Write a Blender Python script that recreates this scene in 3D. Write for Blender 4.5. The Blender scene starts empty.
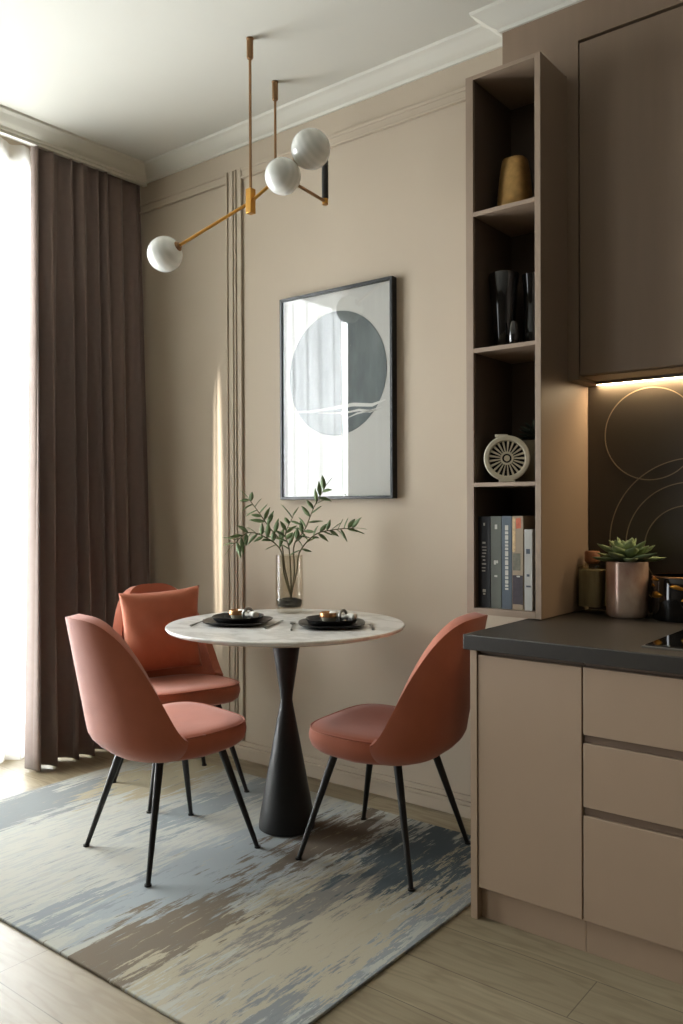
import bpy, bmesh, math, random
from mathutils import Vector, Matrix, noise
random.seed(7)
scene = bpy.context.scene
C = scene.collection
PI = math.pi
R = math.radians

# ------------------------------------------------------------------ materials
def srgb(h):
    h = h.lstrip('#')
    o = []
    for i in (0, 2, 4):
        v = int(h[i:i+2], 16) / 255
        o.append(v/12.92 if v <= .04045 else ((v+.055)/1.055)**2.4)
    return (*o, 1)

def mat(name, col, rough=.6, metal=0, bump=0, bscale=200, var=0, vscale=3, coat=0, trans=0, sheen=0, ior=1.45, stretch=None, spec=.5):
    m = bpy.data.materials.new(name); m.use_nodes = True
    nt = m.node_tree; b = nt.nodes['Principled BSDF']
    c = srgb(col) if isinstance(col, str) else col
    b.inputs['Base Color'].default_value = c
    b.inputs['Roughness'].default_value = rough
    b.inputs['Metallic'].default_value = metal
    b.inputs['Coat Weight'].default_value = coat
    b.inputs['Transmission Weight'].default_value = trans
    b.inputs['Sheen Weight'].default_value = sheen
    b.inputs['IOR'].default_value = ior
    b.inputs['Specular IOR Level'].default_value = spec
    tc = nt.nodes.new('ShaderNodeTexCoord')
    src = tc.outputs['Object']
    if stretch:
        mp = nt.nodes.new('ShaderNodeMapping'); mp.inputs['Scale'].default_value = stretch
        nt.links.new(src, mp.inputs['Vector']); src = mp.outputs['Vector']
    if var:
        n = nt.nodes.new('ShaderNodeTexNoise'); n.inputs['Scale'].default_value = vscale; n.inputs['Detail'].default_value = 5
        nt.links.new(src, n.inputs['Vector'])
        r = nt.nodes.new('ShaderNodeValToRGB')
        r.color_ramp.elements[0].position = .3; r.color_ramp.elements[1].position = .7
        r.color_ramp.elements[0].color = tuple(x*(1-var) for x in c[:3]) + (1,)
        r.color_ramp.elements[1].color = tuple(min(1, x*(1+var)) for x in c[:3]) + (1,)
        nt.links.new(n.outputs['Fac'], r.inputs['Fac']); nt.links.new(r.outputs['Color'], b.inputs['Base Color'])
    if bump:
        n = nt.nodes.new('ShaderNodeTexNoise'); n.inputs['Scale'].default_value = bscale; n.inputs['Detail'].default_value = 3
        nt.links.new(src, n.inputs['Vector'])
        bp = nt.nodes.new('ShaderNodeBump'); bp.inputs['Strength'].default_value = bump; bp.inputs['Distance'].default_value = .002
        nt.links.new(n.outputs['Fac'], bp.inputs['Height']); nt.links.new(bp.outputs['Normal'], b.inputs['Normal'])
    return m

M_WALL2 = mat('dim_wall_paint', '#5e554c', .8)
M_WALL = mat('wall_paint', '#b1a390', .75, bump=.05, bscale=300, var=.02, vscale=2)
M_CEIL = mat('ceiling_paint', '#cfcdc3', .8, var=.01)
M_CROWN = mat('crown_paint', '#d3d0c4', .6)
M_CAB = mat('cabinet_lacquer', '#a68f79', .45, var=.015, vscale=6)
M_UPPER = mat('upper_cabinet_lacquer', '#84705d', .5, bump=.08, bscale=60, stretch=(1, 1, .08), var=.03, vscale=30)
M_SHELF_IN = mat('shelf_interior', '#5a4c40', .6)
M_RAIL = mat('handle_channel', '#6f5c4d', .5)
M_COUNTER = mat('countertop_stone', '#2f2b26', .42, bump=.05, bscale=150, var=.08, vscale=60)
M_DRAPE = mat('drape_fabric', '#73625a', .85, bump=.25, bscale=420, sheen=.2, var=.04, vscale=30)
M_BLACK = mat('black_metal', '#14110f', .42)
M_COLUMN = mat('table_column_black', '#0b0a0a', .45, bump=.05)
M_BRASS = mat('brushed_brass', '#b98a45', .3, metal=1)
M_BRONZE = mat('bronze', '#8a6a4c', .35, metal=1)
M_TERRA = mat('terracotta_velvet', '#a35a40', .8, sheen=.22, bump=.12, bscale=500, var=.04, vscale=14)
M_PILLOW = mat('orange_cotton', '#ad6448', .85, sheen=.15, bump=.15, bscale=500, var=.04, vscale=25)
M_FRAME = mat('picture_frame_black', '#17191a', .35)
M_DARKCER = mat('black_stoneware', '#1b1a1a', .4)
M_DGLASS = mat('black_glass', '#0b0a09', .07, coat=1)
M_AMBER = mat('amber_gold_glaze', '#b38d55', .28, metal=.55, var=.25, vscale=30)
M_COPPER = mat('copper_glaze', '#a87a50', .3, metal=.7)
M_STEEL = mat('steel', '#8c8b86', .3, metal=1)
M_WHITECER = mat('cream_ceramic', '#ded6bf', .5)
M_OLIVEPOT = mat('olive_box', '#857b64', .6, var=.1)
M_WHITE = mat('white_linen', '#d8d4c8', .8)
M_STEM = mat('plant_stem', '#5a5236', .6)
M_LEAF = mat('willow_leaf', '#66794f', .5, var=.25, vscale=18)
M_SUCC = mat('succulent_leaf', '#84946c', .5, var=.25, vscale=25)
M_DKLEAF = mat('dark_leaf', '#3f463a', .5, var=.3, vscale=30)
M_SOIL = mat('dark_pebbles', '#3d3a34', .8, bump=.6, bscale=90, var=.3, vscale=70)
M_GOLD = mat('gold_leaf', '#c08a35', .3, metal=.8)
M_PAPER = mat('book_pages', '#bdb29a', .8)
M_WOODWALL = mat('stopper_wood', '#8a5b3c', .5, var=.15, vscale=40)

def glass_mat(name, tint, rough=.03, mixgloss=None, dens=.0):
    """thin glass: transparent body + fresnel reflection, light passes through it"""
    m = bpy.data.materials.new(name); m.use_nodes = True; nt = m.node_tree
    nt.nodes.clear()
    out = nt.nodes.new('ShaderNodeOutputMaterial')
    t = nt.nodes.new('ShaderNodeBsdfTransparent'); t.inputs[0].default_value = srgb(tint)
    g = nt.nodes.new('ShaderNodeBsdfGlossy'); g.inputs['Roughness'].default_value = rough
    f = nt.nodes.new('ShaderNodeFresnel'); f.inputs[0].default_value = mixgloss or 1.45
    mx = nt.nodes.new('ShaderNodeMixShader')
    ge = nt.nodes.new('ShaderNodeNewGeometry'); mu = nt.nodes.new('ShaderNodeMath'); mu.operation = 'MULTIPLY'   # reflect on outer faces only
    inv = nt.nodes.new('ShaderNodeMath'); inv.operation = 'SUBTRACT'; inv.inputs[0].default_value = 1
    nt.links.new(ge.outputs['Backfacing'], inv.inputs[1]); nt.links.new(f.outputs[0], mu.inputs[0]); nt.links.new(inv.outputs[0], mu.inputs[1])
    nt.links.new(mu.outputs[0], mx.inputs[0]); nt.links.new(t.outputs[0], mx.inputs[1]); nt.links.new(g.outputs[0], mx.inputs[2])
    nt.links.new(mx.outputs[0], out.inputs['Surface'])
    return m
M_WINGLASS = glass_mat('window_glass', '#ffffff')
M_PICGLASS = glass_mat('picture_glass', '#ffffff', .015, 1.95)
M_VASEGLASS = glass_mat('smoky_glass', '#f5f3ee', .03, 1.45)
M_JARGLASS = glass_mat('olive_glass', '#f3f1e8', .08, 1.5)

def sheer_mat():
    m = bpy.data.materials.new('sheer_voile'); m.use_nodes = True; nt = m.node_tree; nt.nodes.clear()
    out = nt.nodes.new('ShaderNodeOutputMaterial')
    t = nt.nodes.new('ShaderNodeBsdfTransparent'); t.inputs[0].default_value = (1, 1, 1, 1)
    d = nt.nodes.new('ShaderNodeBsdfDiffuse'); d.inputs[0].default_value = (.85, .85, .82, 1)
    l = nt.nodes.new('ShaderNodeBsdfTranslucent'); l.inputs[0].default_value = (.85, .85, .8, 1)
    a = nt.nodes.new('ShaderNodeMixShader'); a.inputs[0].default_value = .5
    b = nt.nodes.new('ShaderNodeMixShader'); lw = nt.nodes.new('ShaderNodeLayerWeight'); lw.inputs[0].default_value = .35
    mr = nt.nodes.new('ShaderNodeMapRange'); mr.inputs[3].default_value = .66; mr.inputs[4].default_value = .95
    nt.links.new(lw.outputs['Facing'], mr.inputs[0]); nt.links.new(mr.outputs[0], b.inputs[0])
    nt.links.new(d.outputs[0], a.inputs[1]); nt.links.new(l.outputs[0], a.inputs[2])
    nt.links.new(t.outputs[0], b.inputs[1]); nt.links.new(a.outputs[0], b.inputs[2])
    nt.links.new(b.outputs[0], out.inputs['Surface'])
    return m
M_SHEER = sheer_mat()

def emit_mat(name, col, s):
    m = bpy.data.materials.new(name); m.use_nodes = True; nt = m.node_tree; b = nt.nodes['Principled BSDF']
    b.inputs['Base Color'].default_value = col; b.inputs['Emission Color'].default_value = col; b.inputs['Emission Strength'].default_value = s
    return m

# node helpers -------------------------------------------------------------
class NG:
    def __init__(s, m): s.nt = m.node_tree
    def n(s, t, **k):
        x = s.nt.nodes.new(t)
        for a, b in k.items(): setattr(x, a, b)
        return x
    def l(s, a, b): s.nt.links.new(a, b)
    def math(s, op, a, b=None, c=None, clamp=False):
        x = s.n('ShaderNodeMath', operation=op); x.use_clamp = clamp
        for i, v in enumerate((a, b, c)):
            if v is None: continue
            if hasattr(v, 'default_value'): s.l(v, x.inputs[i])
            else: x.inputs[i].default_value = v
        return x.outputs[0]
    def mix(s, f, a, b):
        x = s.n('ShaderNodeMix', data_type='RGBA')
        for i, v in ((0, f), (6, a), (7, b)):
            if hasattr(v, 'default_value'): s.l(v, x.inputs[i])
            else: x.inputs[i].default_value = v
        return x.outputs[2]
    def noise(s, vec, scale, detail=4, rough=.5, sc=(1, 1, 1), loc=(0, 0, 0)):
        mp = s.n('ShaderNodeMapping'); mp.inputs['Scale'].default_value = sc; mp.inputs['Location'].default_value = loc
        s.l(vec, mp.inputs['Vector'])
        x = s.n('ShaderNodeTexNoise'); x.inputs['Scale'].default_value = scale; x.inputs['Detail'].default_value = detail
        x.inputs['Roughness'].default_value = rough
        s.l(mp.outputs[0], x.inputs['Vector'])
        return x.outputs['Fac']

def floor_mat():
    m = bpy.data.materials.new('oak_planks'); m.use_nodes = True; g = NG(m); b = g.nt.nodes['Principled BSDF']
    tc = g.n('ShaderNodeTexCoord').outputs['Object']
    br = g.n('ShaderNodeTexBrick'); br.offset = .37
    br.inputs['Scale'].default_value = 1; br.inputs['Brick Width'].default_value = 1.25; br.inputs['Row Height'].default_value = .19
    br.inputs['Mortar Size'].default_value = .0016; br.inputs['Mortar Smooth'].default_value = .2; br.inputs['Bias'].default_value = 0
    br.inputs['Color1'].default_value = (.0, 0, 0, 1); br.inputs['Color2'].default_value = (1, 1, 1, 1); br.inputs['Mortar'].default_value = (.5, .5, .5, 1)
    mp = g.n('ShaderNodeMapping'); mp.inputs['Location'].default_value = (.35, .02, 0)
    g.l(tc, mp.inputs['Vector']); g.l(mp.outputs[0], br.inputs['Vector'])
    grain = g.noise(tc, 6, 8, .62, (.55, 9, 1))
    wav = g.noise(tc, 2.2, 3, .5, (.7, 4.2, 1), (3, 1, 0))
    base = g.mix(br.outputs['Color'], srgb('#8c8169'), srgb('#9f9379'))
    v = g.math('MULTIPLY_ADD', wav, 48.0, 0.0)
    rings = g.math('SINE', v)
    rings = g.math('MULTIPLY_ADD', rings, .5, .5)
    rings = g.math('POWER', rings, 3.0)
    f = g.math('MULTIPLY', rings, .42)
    c = g.mix(f, base, srgb('#6d5f49'))
    gr = g.n('ShaderNodeValToRGB'); gr.color_ramp.elements[0].position = .38; gr.color_ramp.elements[1].position = .72
    g.l(grain, gr.inputs[0])
    f2 = g.math('MULTIPLY', gr.outputs[0], .6)
    c = g.mix(f2, c, srgb('#7d6f57'))
    f3 = g.math('MULTIPLY', br.outputs['Fac'], .75)
    c = g.mix(f3, c, srgb('#4d4334'))
    g.l(c, b.inputs['Base Color']); b.inputs['Roughness'].default_value = .42
    bp = g.n('ShaderNodeBump'); bp.inputs['Strength'].default_value = .15; bp.inputs['Distance'].default_value = .002
    g.l(grain, bp.inputs['Height']); g.l(bp.outputs[0], b.inputs['Normal'])
    return m

def rug_mat():
    m = bpy.data.materials.new('distressed_rug'); m.use_nodes = True; g = NG(m); b = g.nt.nodes['Principled BSDF']
    tc = g.n('ShaderNodeTexCoord').outputs['Object']
    sep = g.n('ShaderNodeSeparateXYZ'); g.l(tc, sep.inputs[0])
    n1 = g.noise(tc, 5.5, 9, .72, (4.4, .6, 1))       # streaks run along y
    n2 = g.noise(tc, 5.5, 9, .72, (4.4, .6, 1), (7, 3, 0))
    n3 = g.noise(tc, 10, 8, .7, (4.5, .6, 1), (2, 9, 0))
    dx = g.math('MULTIPLY_ADD', n1, .72, -.36)
    dy = g.math('MULTIPLY_ADD', n2, 1.9, -.95)
    X = g.math('ADD', sep.outputs[0], dx); Y = g.math('ADD', sep.outputs[1], dy)
    col = g.mix(g.math('GREATER_THAN', n3, .52), srgb('#b0b0a6'), srgb('#a5a7a3'))
    def blob(col, hexc, cx, cy, rx, ry, edge=.12):
        a = g.math('DIVIDE', g.math('SUBTRACT', X, cx), rx); c = g.math('DIVIDE', g.math('SUBTRACT', Y, cy), ry)
        d = g.math('SQRT', g.math('ADD', g.math('MULTIPLY', a, a), g.math('MULTIPLY', c, c)))
        f = g.math('DIVIDE', g.math('SUBTRACT', 1 + edge, d), 2*edge, clamp=True)
        return g.mix(f, col, srgb(hexc))
    for s in (('#7c8080', -3.12, 1.85, .17, .38), ('#a39a82', -2.95, 2.45, .2, .35), ('#8a9192', -2.52, 2.35, .10, .45),
              ('#979e9f', -2.05, 1.95, .20, .55), ('#888e90', -2.2, 1.45, .06, .3), ('#706658', -1.86, 1.45, .15, .42),
              ('#6c6256', -1.92, 2.35, .14, .32), ('#a9a18b', -1.70, 1.72, .07, .50), ('#807d77', -1.60, 1.92, .11, .40),
              ('#aca490', -1.47, 1.68, .15, .42), ('#515b5f', -1.60, 2.42, .17, .32), ('#828585', -1.36, 1.40, .09, .2), 
              ('#aca490', -1.36, 2.05, .035, .5), ('#545e61', -1.42, 2.5, .05, .25), ('#a9a18b', -1.48, 2.2, .015, .45), ('#8b9192', -1.29, 2.0, .03, .5)):
        col = blob(col, *s)
    # fine broken streaks over everything
    s1 = g.n('ShaderNodeValToRGB'); s1.color_ramp.elements[0].position = .60; s1.color_ramp.elements[1].position = .63
    g.l(n3, s1.inputs[0])
    col = g.mix(g.math('MULTIPLY', s1.outputs[0], .45), col, srgb('#aea58b'))
    s2 = g.n('ShaderNodeValToRGB'); s2.color_ramp.elements[0].position = .37; s2.color_ramp.elements[1].position = .34
    g.l(g.noise(tc, 12, 8, .7, (4.5, .5, 1), (5, 4, 0)), s2.inputs[0])
    s2.color_ramp.elements[0].color = (0, 0, 0, 1); s2.color_ramp.elements[1].color = (1, 1, 1, 1)
    s2.color_ramp.elements[0].position = .36; s2.color_ramp.elements[1].position = .40
    s2.color_ramp.elements[0].color = (1, 1, 1, 1); s2.color_ramp.elements[1].color = (0, 0, 0, 1)
    col = g.mix(g.math('MULTIPLY', s2.outputs[0], .5), col, srgb('#737a7c'))
    g.l(col, b.inputs['Base Color']); b.inputs['Roughness'].default_value = .95; b.inputs['Specular IOR Level'].default_value = .15
    w = g.noise(tc, 400, 2, .5)
    bp = g.n('ShaderNodeBump'); bp.inputs['Strength'].default_value = .5; bp.inputs['Distance'].default_value = .002
    g.l(w, bp.inputs['Height']); g.l(bp.outputs[0], b.inputs['Normal'])
    return m

def marble_mat():
    m = bpy.data.materials.new('white_marble'); m.use_nodes = True; g = NG(m); b = g.nt.nodes['Principled BSDF']
    tc = g.n('ShaderNodeTexCoord').outputs['Object']
    n = g.noise(tc, 3.5, 10, .6, (1, 1.8, 1)); 
    v = g.math('ABSOLUTE', g.math('SUBTRACT', n, .5))
    r = g.n('ShaderNodeValToRGB'); r.color_ramp.elements[0].position = 0; r.color_ramp.elements[1].position = .07
    r.color_ramp.elements[0].color = srgb('#dad7d0'); r.color_ramp.elements[1].color = srgb('#f0eee8')
    g.l(v, r.inputs[0]); g.l(r.outputs[0], b.inputs['Base Color']); b.inputs['Roughness'].default_value = .22
    return m

def disc_mat():
    m = bpy.data.materials.new('painted_disc'); m.use_nodes = True; g = NG(m); b = g.nt.nodes['Principled BSDF']
    tc = g.n('ShaderNodeTexCoord').outputs['Object']
    n = g.noise(tc, 3, 6, .6, (2.5, 1, .8))
    r = g.n('ShaderNodeValToRGB'); r.color_ramp.elements[0].position = .3; r.color_ramp.elements[1].position = .7
    r.color_ramp.elements[0].color = srgb('#414b4b'); r.color_ramp.elements[1].color = srgb('#727b79')
    g.l(n, r.inputs[0]); g.l(r.outputs[0], b.inputs['Base Color']); b.inputs['Roughness'].default_value = .7
    return m

def globe_mat():
    m = bpy.data.materials.new('opal_ribbed_glass'); m.use_nodes = True; g = NG(m); b = g.nt.nodes['Principled BSDF']
    tc = g.n('ShaderNodeTexCoord').outputs['Object']
    w = g.n('ShaderNodeTexWave'); w.inputs['Scale'].default_value = 14; w.inputs['Distortion'].default_value = .6; w.bands_direction = 'Z'
    g.l(tc, w.inputs['Vector'])
    c = g.mix(w.outputs['Fac'], srgb('#e0e1da'), srgb('#eaeae4'))
    g.l(c, b.inputs['Base Color']); b.inputs['Roughness'].default_value = .12; b.inputs['Coat Weight'].default_value = .6
    b.inputs['Subsurface Weight'].default_value = .35; b.inputs['Subsurface Radius'].default_value = (.05, .05, .05)
    return m

def pot_mat():
    m = bpy.data.materials.new('rose_gold_mercury_glass'); m.use_nodes = True; g = NG(m); b = g.nt.nodes['Principled BSDF']
    tc = g.n('ShaderNodeTexCoord').outputs['Object']
    n = g.noise(tc, 9, 4, .6, (1, 1, .6))
    r = g.n('ShaderNodeValToRGB'); e = r.color_ramp.elements; e[0].position = .35; e[1].position = .65
    e[0].color = srgb('#b48a7c'); e[1].color = srgb('#e2cab4')
    g.l(n, r.inputs[0]); g.l(r.outputs[0], b.inputs['Base Color']); b.inputs['Roughness'].default_value = .22; b.inputs['Metallic'].default_value = .35
    return m
M_FLOOR = floor_mat(); M_RUG = rug_mat(); M_MARBLE = marble_mat(); M_DISC = disc_mat(); M_GLOBE = globe_mat(); M_POT = pot_mat()
M_SPLASH = mat('brown_splashback', '#423b31', .42, coat=.15, var=.03)
M_CIRC = mat('engraved_line', '#8f8067', .45)

# ------------------------------------------------------------------ mesh helpers
def box(bm, x0, x1, y0, y1, z0, z1, mtx=None):
    vs = [bm.verts.new((x, y, z)) for x in (x0, x1) for y in (y0, y1) for z in (z0, z1)]
    for f in ((0, 1, 3, 2), (4, 6, 7, 5), (0, 4, 5, 1), (2, 3, 7, 6), (0, 2, 6, 4), (1, 5, 7, 3)):
        bm.faces.new([vs[i] for i in f])
    if mtx: bmesh.ops.transform(bm, matrix=mtx, verts=vs)
    return vs

def ring(bm, c, u, v, r, seg): return [bm.verts.new(c + (u*math.cos(2*PI*i/seg) + v*math.sin(2*PI*i/seg))*r) for i in range(seg)]

def tube(bm, pts, rad, seg=16, cap=True):
    pts = [Vector(p) for p in pts]
    if not hasattr(rad, '__len__'): rad = [rad]*len(pts)
    prev = None; u = None
    for i, p in enumerate(pts):
        t = (pts[min(i+1, len(pts)-1)] - pts[max(i-1, 0)]).normalized()
        if u is None: u = t.orthogonal().normalized()
        else: u = (u - t*u.dot(t)).normalized()
        v = t.cross(u)
        rg = ring(bm, p, u, v, rad[i], seg)
        if prev:
            for k in range(seg): bm.faces.new((prev[k], prev[(k+1) % seg], rg[(k+1) % seg], rg[k]))
        elif cap: bm.faces.new(rg[::-1])
        prev = rg
    if cap: bm.faces.new(prev)

def lathe(bm, prof, seg=48, c=(0, 0, 0), n=None):
    """profile of (r, z); r=0 closes; n gives a superellipse exponent"""
    c = Vector(c); prev = None
    def pt(r, z, k):
        a = 2*PI*k/seg; ca, sa = math.cos(a), math.sin(a)
        if n: q = (abs(ca)**n + abs(sa)**n)**(-1/n); ca *= q; sa *= q
        return c + Vector((r*ca, r*sa, z))
    for r, z in prof:
        rg = [bm.verts.new(c + Vector((0, 0, z)))] if r <= 1e-6 else [bm.verts.new(pt(r, z, k)) for k in range(seg)]
        if prev:
            a, b_ = prev, rg
            for k in range(seg):
                k2 = (k+1) % seg
                if len(a) == 1 and len(b_) == 1: continue
                if len(a) == 1: bm.faces.new((a[0], b_[k2], b_[k]))
                elif len(b_) == 1: bm.faces.new((a[k], a[k2], b_[0]))
                else: bm.faces.new((a[k], a[k2], b_[k2], b_[k]))
        prev = rg

def obj(name, bm, m, parent=None, smooth=False, bevel=0, loc=None, rot=None, sub=0, solid=0, auto=None):
    bmesh.ops.recalc_face_normals(bm, faces=bm.faces)
    me = bpy.data.meshes.new(name); bm.to_mesh(me); bm.free()
    for mm in (m if isinstance(m, (list, tuple)) else [m]): me.materials.append(mm)
    if smooth:
        for p in me.polygons: p.use_smooth = True
        if auto: me.set_sharp_from_angle(angle=R(auto))
    o = bpy.data.objects.new(name, me); C.objects.link(o)
    if parent: o.parent = parent
    if loc: o.location = loc
    if rot: o.rotation_euler = rot
    if solid:
        s = o.modifiers.new('s', 'SOLIDIFY'); s.thickness = solid; s.offset = 0
    if bevel:
        b = o.modifiers.new('b', 'BEVEL'); b.width = bevel; b.segments = 3; b.limit_method = 'ANGLE'; b.angle_limit = R(35)
        if not smooth:
            for p in me.polygons: p.use_smooth = True
            me.set_sharp_from_angle(angle=R(50))
    if sub:
        s = o.modifiers.new('u', 'SUBSURF'); s.levels = sub; s.render_levels = sub
    return o

def bxo(name, dims, m, parent=None, bevel=.0015, **k):
    bm = bmesh.new()
    for d in (dims if isinstance(dims[0], (tuple, list)) else [dims]): box(bm, *d)
    return obj(name, bm, m, parent, bevel=bevel, **k)

def struct(o, label=None):
    o['kind'] = 'structure'
    if label: o['label'] = label; o['category'] = label.split()[-1]
    return o
def tag(o, label, cat, group=None):
    o['label'] = label; o['category'] = cat
    if group: o['group'] = group
    return o
def empty(name, loc, rz, label, cat, group=None):
    o = bpy.data.objects.new(name, None); C.objects.link(o); o.location = loc; o.rotation_euler = (0, 0, rz)
    o.empty_display_size = .1
    return tag(o, label, cat, group)
def copy_tree(o, parent=None):
    c = o.copy(); C.objects.link(c); c.parent = parent
    for ch in list(o.children): copy_tree(ch, c)
    return c

# ------------------------------------------------------------------ room
XL, XR, YF, YB, YK = -3.80, 2.3, -2.4, 2.86, 2.968
ZC, ZB = 3.03, 2.968
def sbox(name, dims, m, label, bevel=0): return struct(bxo(name, dims, m, bevel=bevel), label)
sbox('floor', (XL-.25, XR+.2, YF-.2, YK+.2, -.1, 0), M_FLOOR, 'pale oak plank floor')
sbox('ceiling', (XL-.25, XR+.2, YF-.2, YK+.2, ZC, ZC+.12), M_CEIL, 'plain off-white ceiling')
sbox('wall_back', (XL-.25, -1.192, YB, YB+.3, 0, ZC), M_WALL, 'taupe painted wall')
sbox('wall_kitchen', (-1.192, XR+.2, YK, YK+.25, 0, ZC), M_UPPER, 'brown kitchen wall')
sbox('wall_above_shelf', [(-1.44, -1.192, 2.775, YB, 2.728, ZC), (-1.192, XR, 2.775, YK, 2.835, ZC)], M_UPPER, 'brown furred-out wall above the cabinets')
W1 = (.42, 2.50, .06, 2.88); W_FILL = (-1.95, -.45, .06, 2.62)  # second opening is unseen, added to bring fill light into the room
sbox('wall_left', [(XL-.22, XL, YF-.2, W_FILL[0], 0, ZC), (XL-.22, XL, W_FILL[1], W1[0], 0, ZC), (XL-.22, XL, W1[1], YK+.2, 0, ZC),
                   (XL-.22, XL, W_FILL[0], W_FILL[1], W_FILL[3], ZC), (XL-.22, XL, W1[0], W1[1], W1[3], ZC), (XL-.22, XL, W_FILL[0], W_FILL[1], 0, W_FILL[2]), (XL-.22, XL, W1[0], W1[1], 0, W1[2])], M_WALL, 'taupe window wall')
sbox('wall_right', (XR, XR+.2, YF-.2, YK+.2, 0, ZC), M_WALL2, 'brown side wall')
sbox('wall_front', (XL-.25, XR+.2, YF-.2, YF, 0, ZC), M_WALL2, 'brown wall facing the kitchen')
M_WINFRAME = mat('window_frame_white', '#cfd0cb', .4)
for i, w in enumerate((W1, W_FILL)):  # second frame and pane only dress the added fill opening
    y0, y1, z0, z1 = w; x0, x1 = XL-.15, XL-.09
    ym = (y0+y1)/2
    fr = struct(bxo('window_%d' % (i+1), [(x0, x1, y0, y0+.06, z0, z1), (x0, x1, y1-.06, y1, z0, z1), (x0, x1, y0+.06, y1-.06, z0, z0+.06),
              (x0, x1, y0+.06, y1-.06, z1-.06, z1), (x0, x1, ym-.035, ym+.035, z0+.06, z1-.06)], M_WINFRAME, bevel=.003), 'tall white framed window')
    p = bxo('pane', (XL-.125, XL-.119, y0+.05, y1-.05, z0+.05, z1-.05), M_WINGLASS, fr, bevel=0)

# crown moulding: profile swept with mitred ends
PROF = [(0, 2.965), (.010, 2.965), (.014, 2.976), (.030, 2.982), (.044, 2.992), (.066, 3.010), (.074, 3.014), (.086, 3.020), (.090, ZC), (0, ZC)]
def crown(name, a, b, nrm, m0, m1, zoff=0):
    """a->b wall line, nrm points into the room; m0/m1: +1 inside mitre, -1 outside mitre, 0 square"""
    a, b, nrm = Vector(a), Vector(b), Vector(nrm); t = (b-a).normalized(); bm = bmesh.new()
    def rg(p, s): return [bm.verts.new(p + nrm*d + t*s*d + Vector((0, 0, z + (zoff if z < 3.0 else 0)))) for d, z in PROF]
    r0, r1 = rg(a, m0), rg(b, -m1)
    n = len(PROF)
    for k in range(n): bm.faces.new((r0[k], r0[(k+1) % n], r1[(k+1) % n], r1[k]))
    bm.faces.new(r0[::-1]); bm.faces.new(r1)
    return struct(obj(name, bm, M_CROWN, smooth=True, auto=40), 'off-white crown moulding')
crown('trim_1', (-3.6, YB, 0), (-1.44, YB, 0), (0, -1, 0), 1, 1)
crown('trim_2', (-1.44, YB, 0), (-1.44, 2.775, 0), (-1, 0, 0), 1, -1)
crown('trim_3', (-1.44, 2.775, 0), (XR, 2.775, 0), (0, -1, 0), -1, 1)
crown('trim_4', (-3.6, YF, 0), (-3.6, YB, 0), (1, 0, 0), 0, 1)
sbox('trim_5', (-3.625, -3.60, YF, YB, 2.952, ZC), M_CROWN, 'white curtain pelmet board')

# wall panel mouldings
def mould(name, dims_list):
    bm = bmesh.new()
    for (x0, x1, z0, z1) in dims_list:
        if x1-x0 < z1-z0:
            box(bm, x0, x1, YB-.008, YB, z0, z1); box(bm, x0, x0+.011, YB-.016, YB-.008, z0, z1); box(bm, x1-.012, x1, YB-.014, YB-.008, z0, z1)
        else:
            box(bm, x0, x1, YB-.008, YB, z0, z1); box(bm, x0, x1, YB-.016, YB-.008, z0, z0+.011); box(bm, x0, x1, YB-.014, YB-.008, z1-.016, z1)
    return struct(obj(name, bm, M_WALL, bevel=.003), 'taupe wall panel moulding')
mould('trim_6', [(-2.980, -2.932, .088, 2.862), (-3.8, -2.980, 2.808, 2.862)])
mould('trim_7', [(-2.922, -2.875, .088, 2.862), (-2.875, -1.475, 2.808, 2.862)])
bm = bmesh.new(); box(bm, -3.8, -1.2, YB-.014, YB, 0, .05); box(bm, -3.8, -1.2, YB-.018, YB, .05, .066); box(bm, -3.8, -1.2, YB-.010, YB, .066, .088)
struct(obj('baseboard_back', bm, M_WALL, bevel=.003), 'taupe stepped baseboard')
sbox('baseboard_left', (XL, XL+.015, YF, YB-.02, 0, .06), M_WALL, 'taupe baseboard')
bxs = sbox('trim_8', (-1.192, -1.150, 2.775, YK, 1.66, 2.835), M_UPPER, 'brown filler strip')

# ------------------------------------------------------------------ rug
bm = bmesh.new(); box(bm, -3.27, -1.272, 1.29, 2.69, 0.0, .009)
bmesh.ops.subdivide_edges(bm, edges=bm.edges, cuts=1)
tag(obj('area_rug', bm, M_RUG, bevel=.003), 'distressed abstract rug in pale grey, cream, slate and brown under the round table', 'rug')
RZ = .0095

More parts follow.
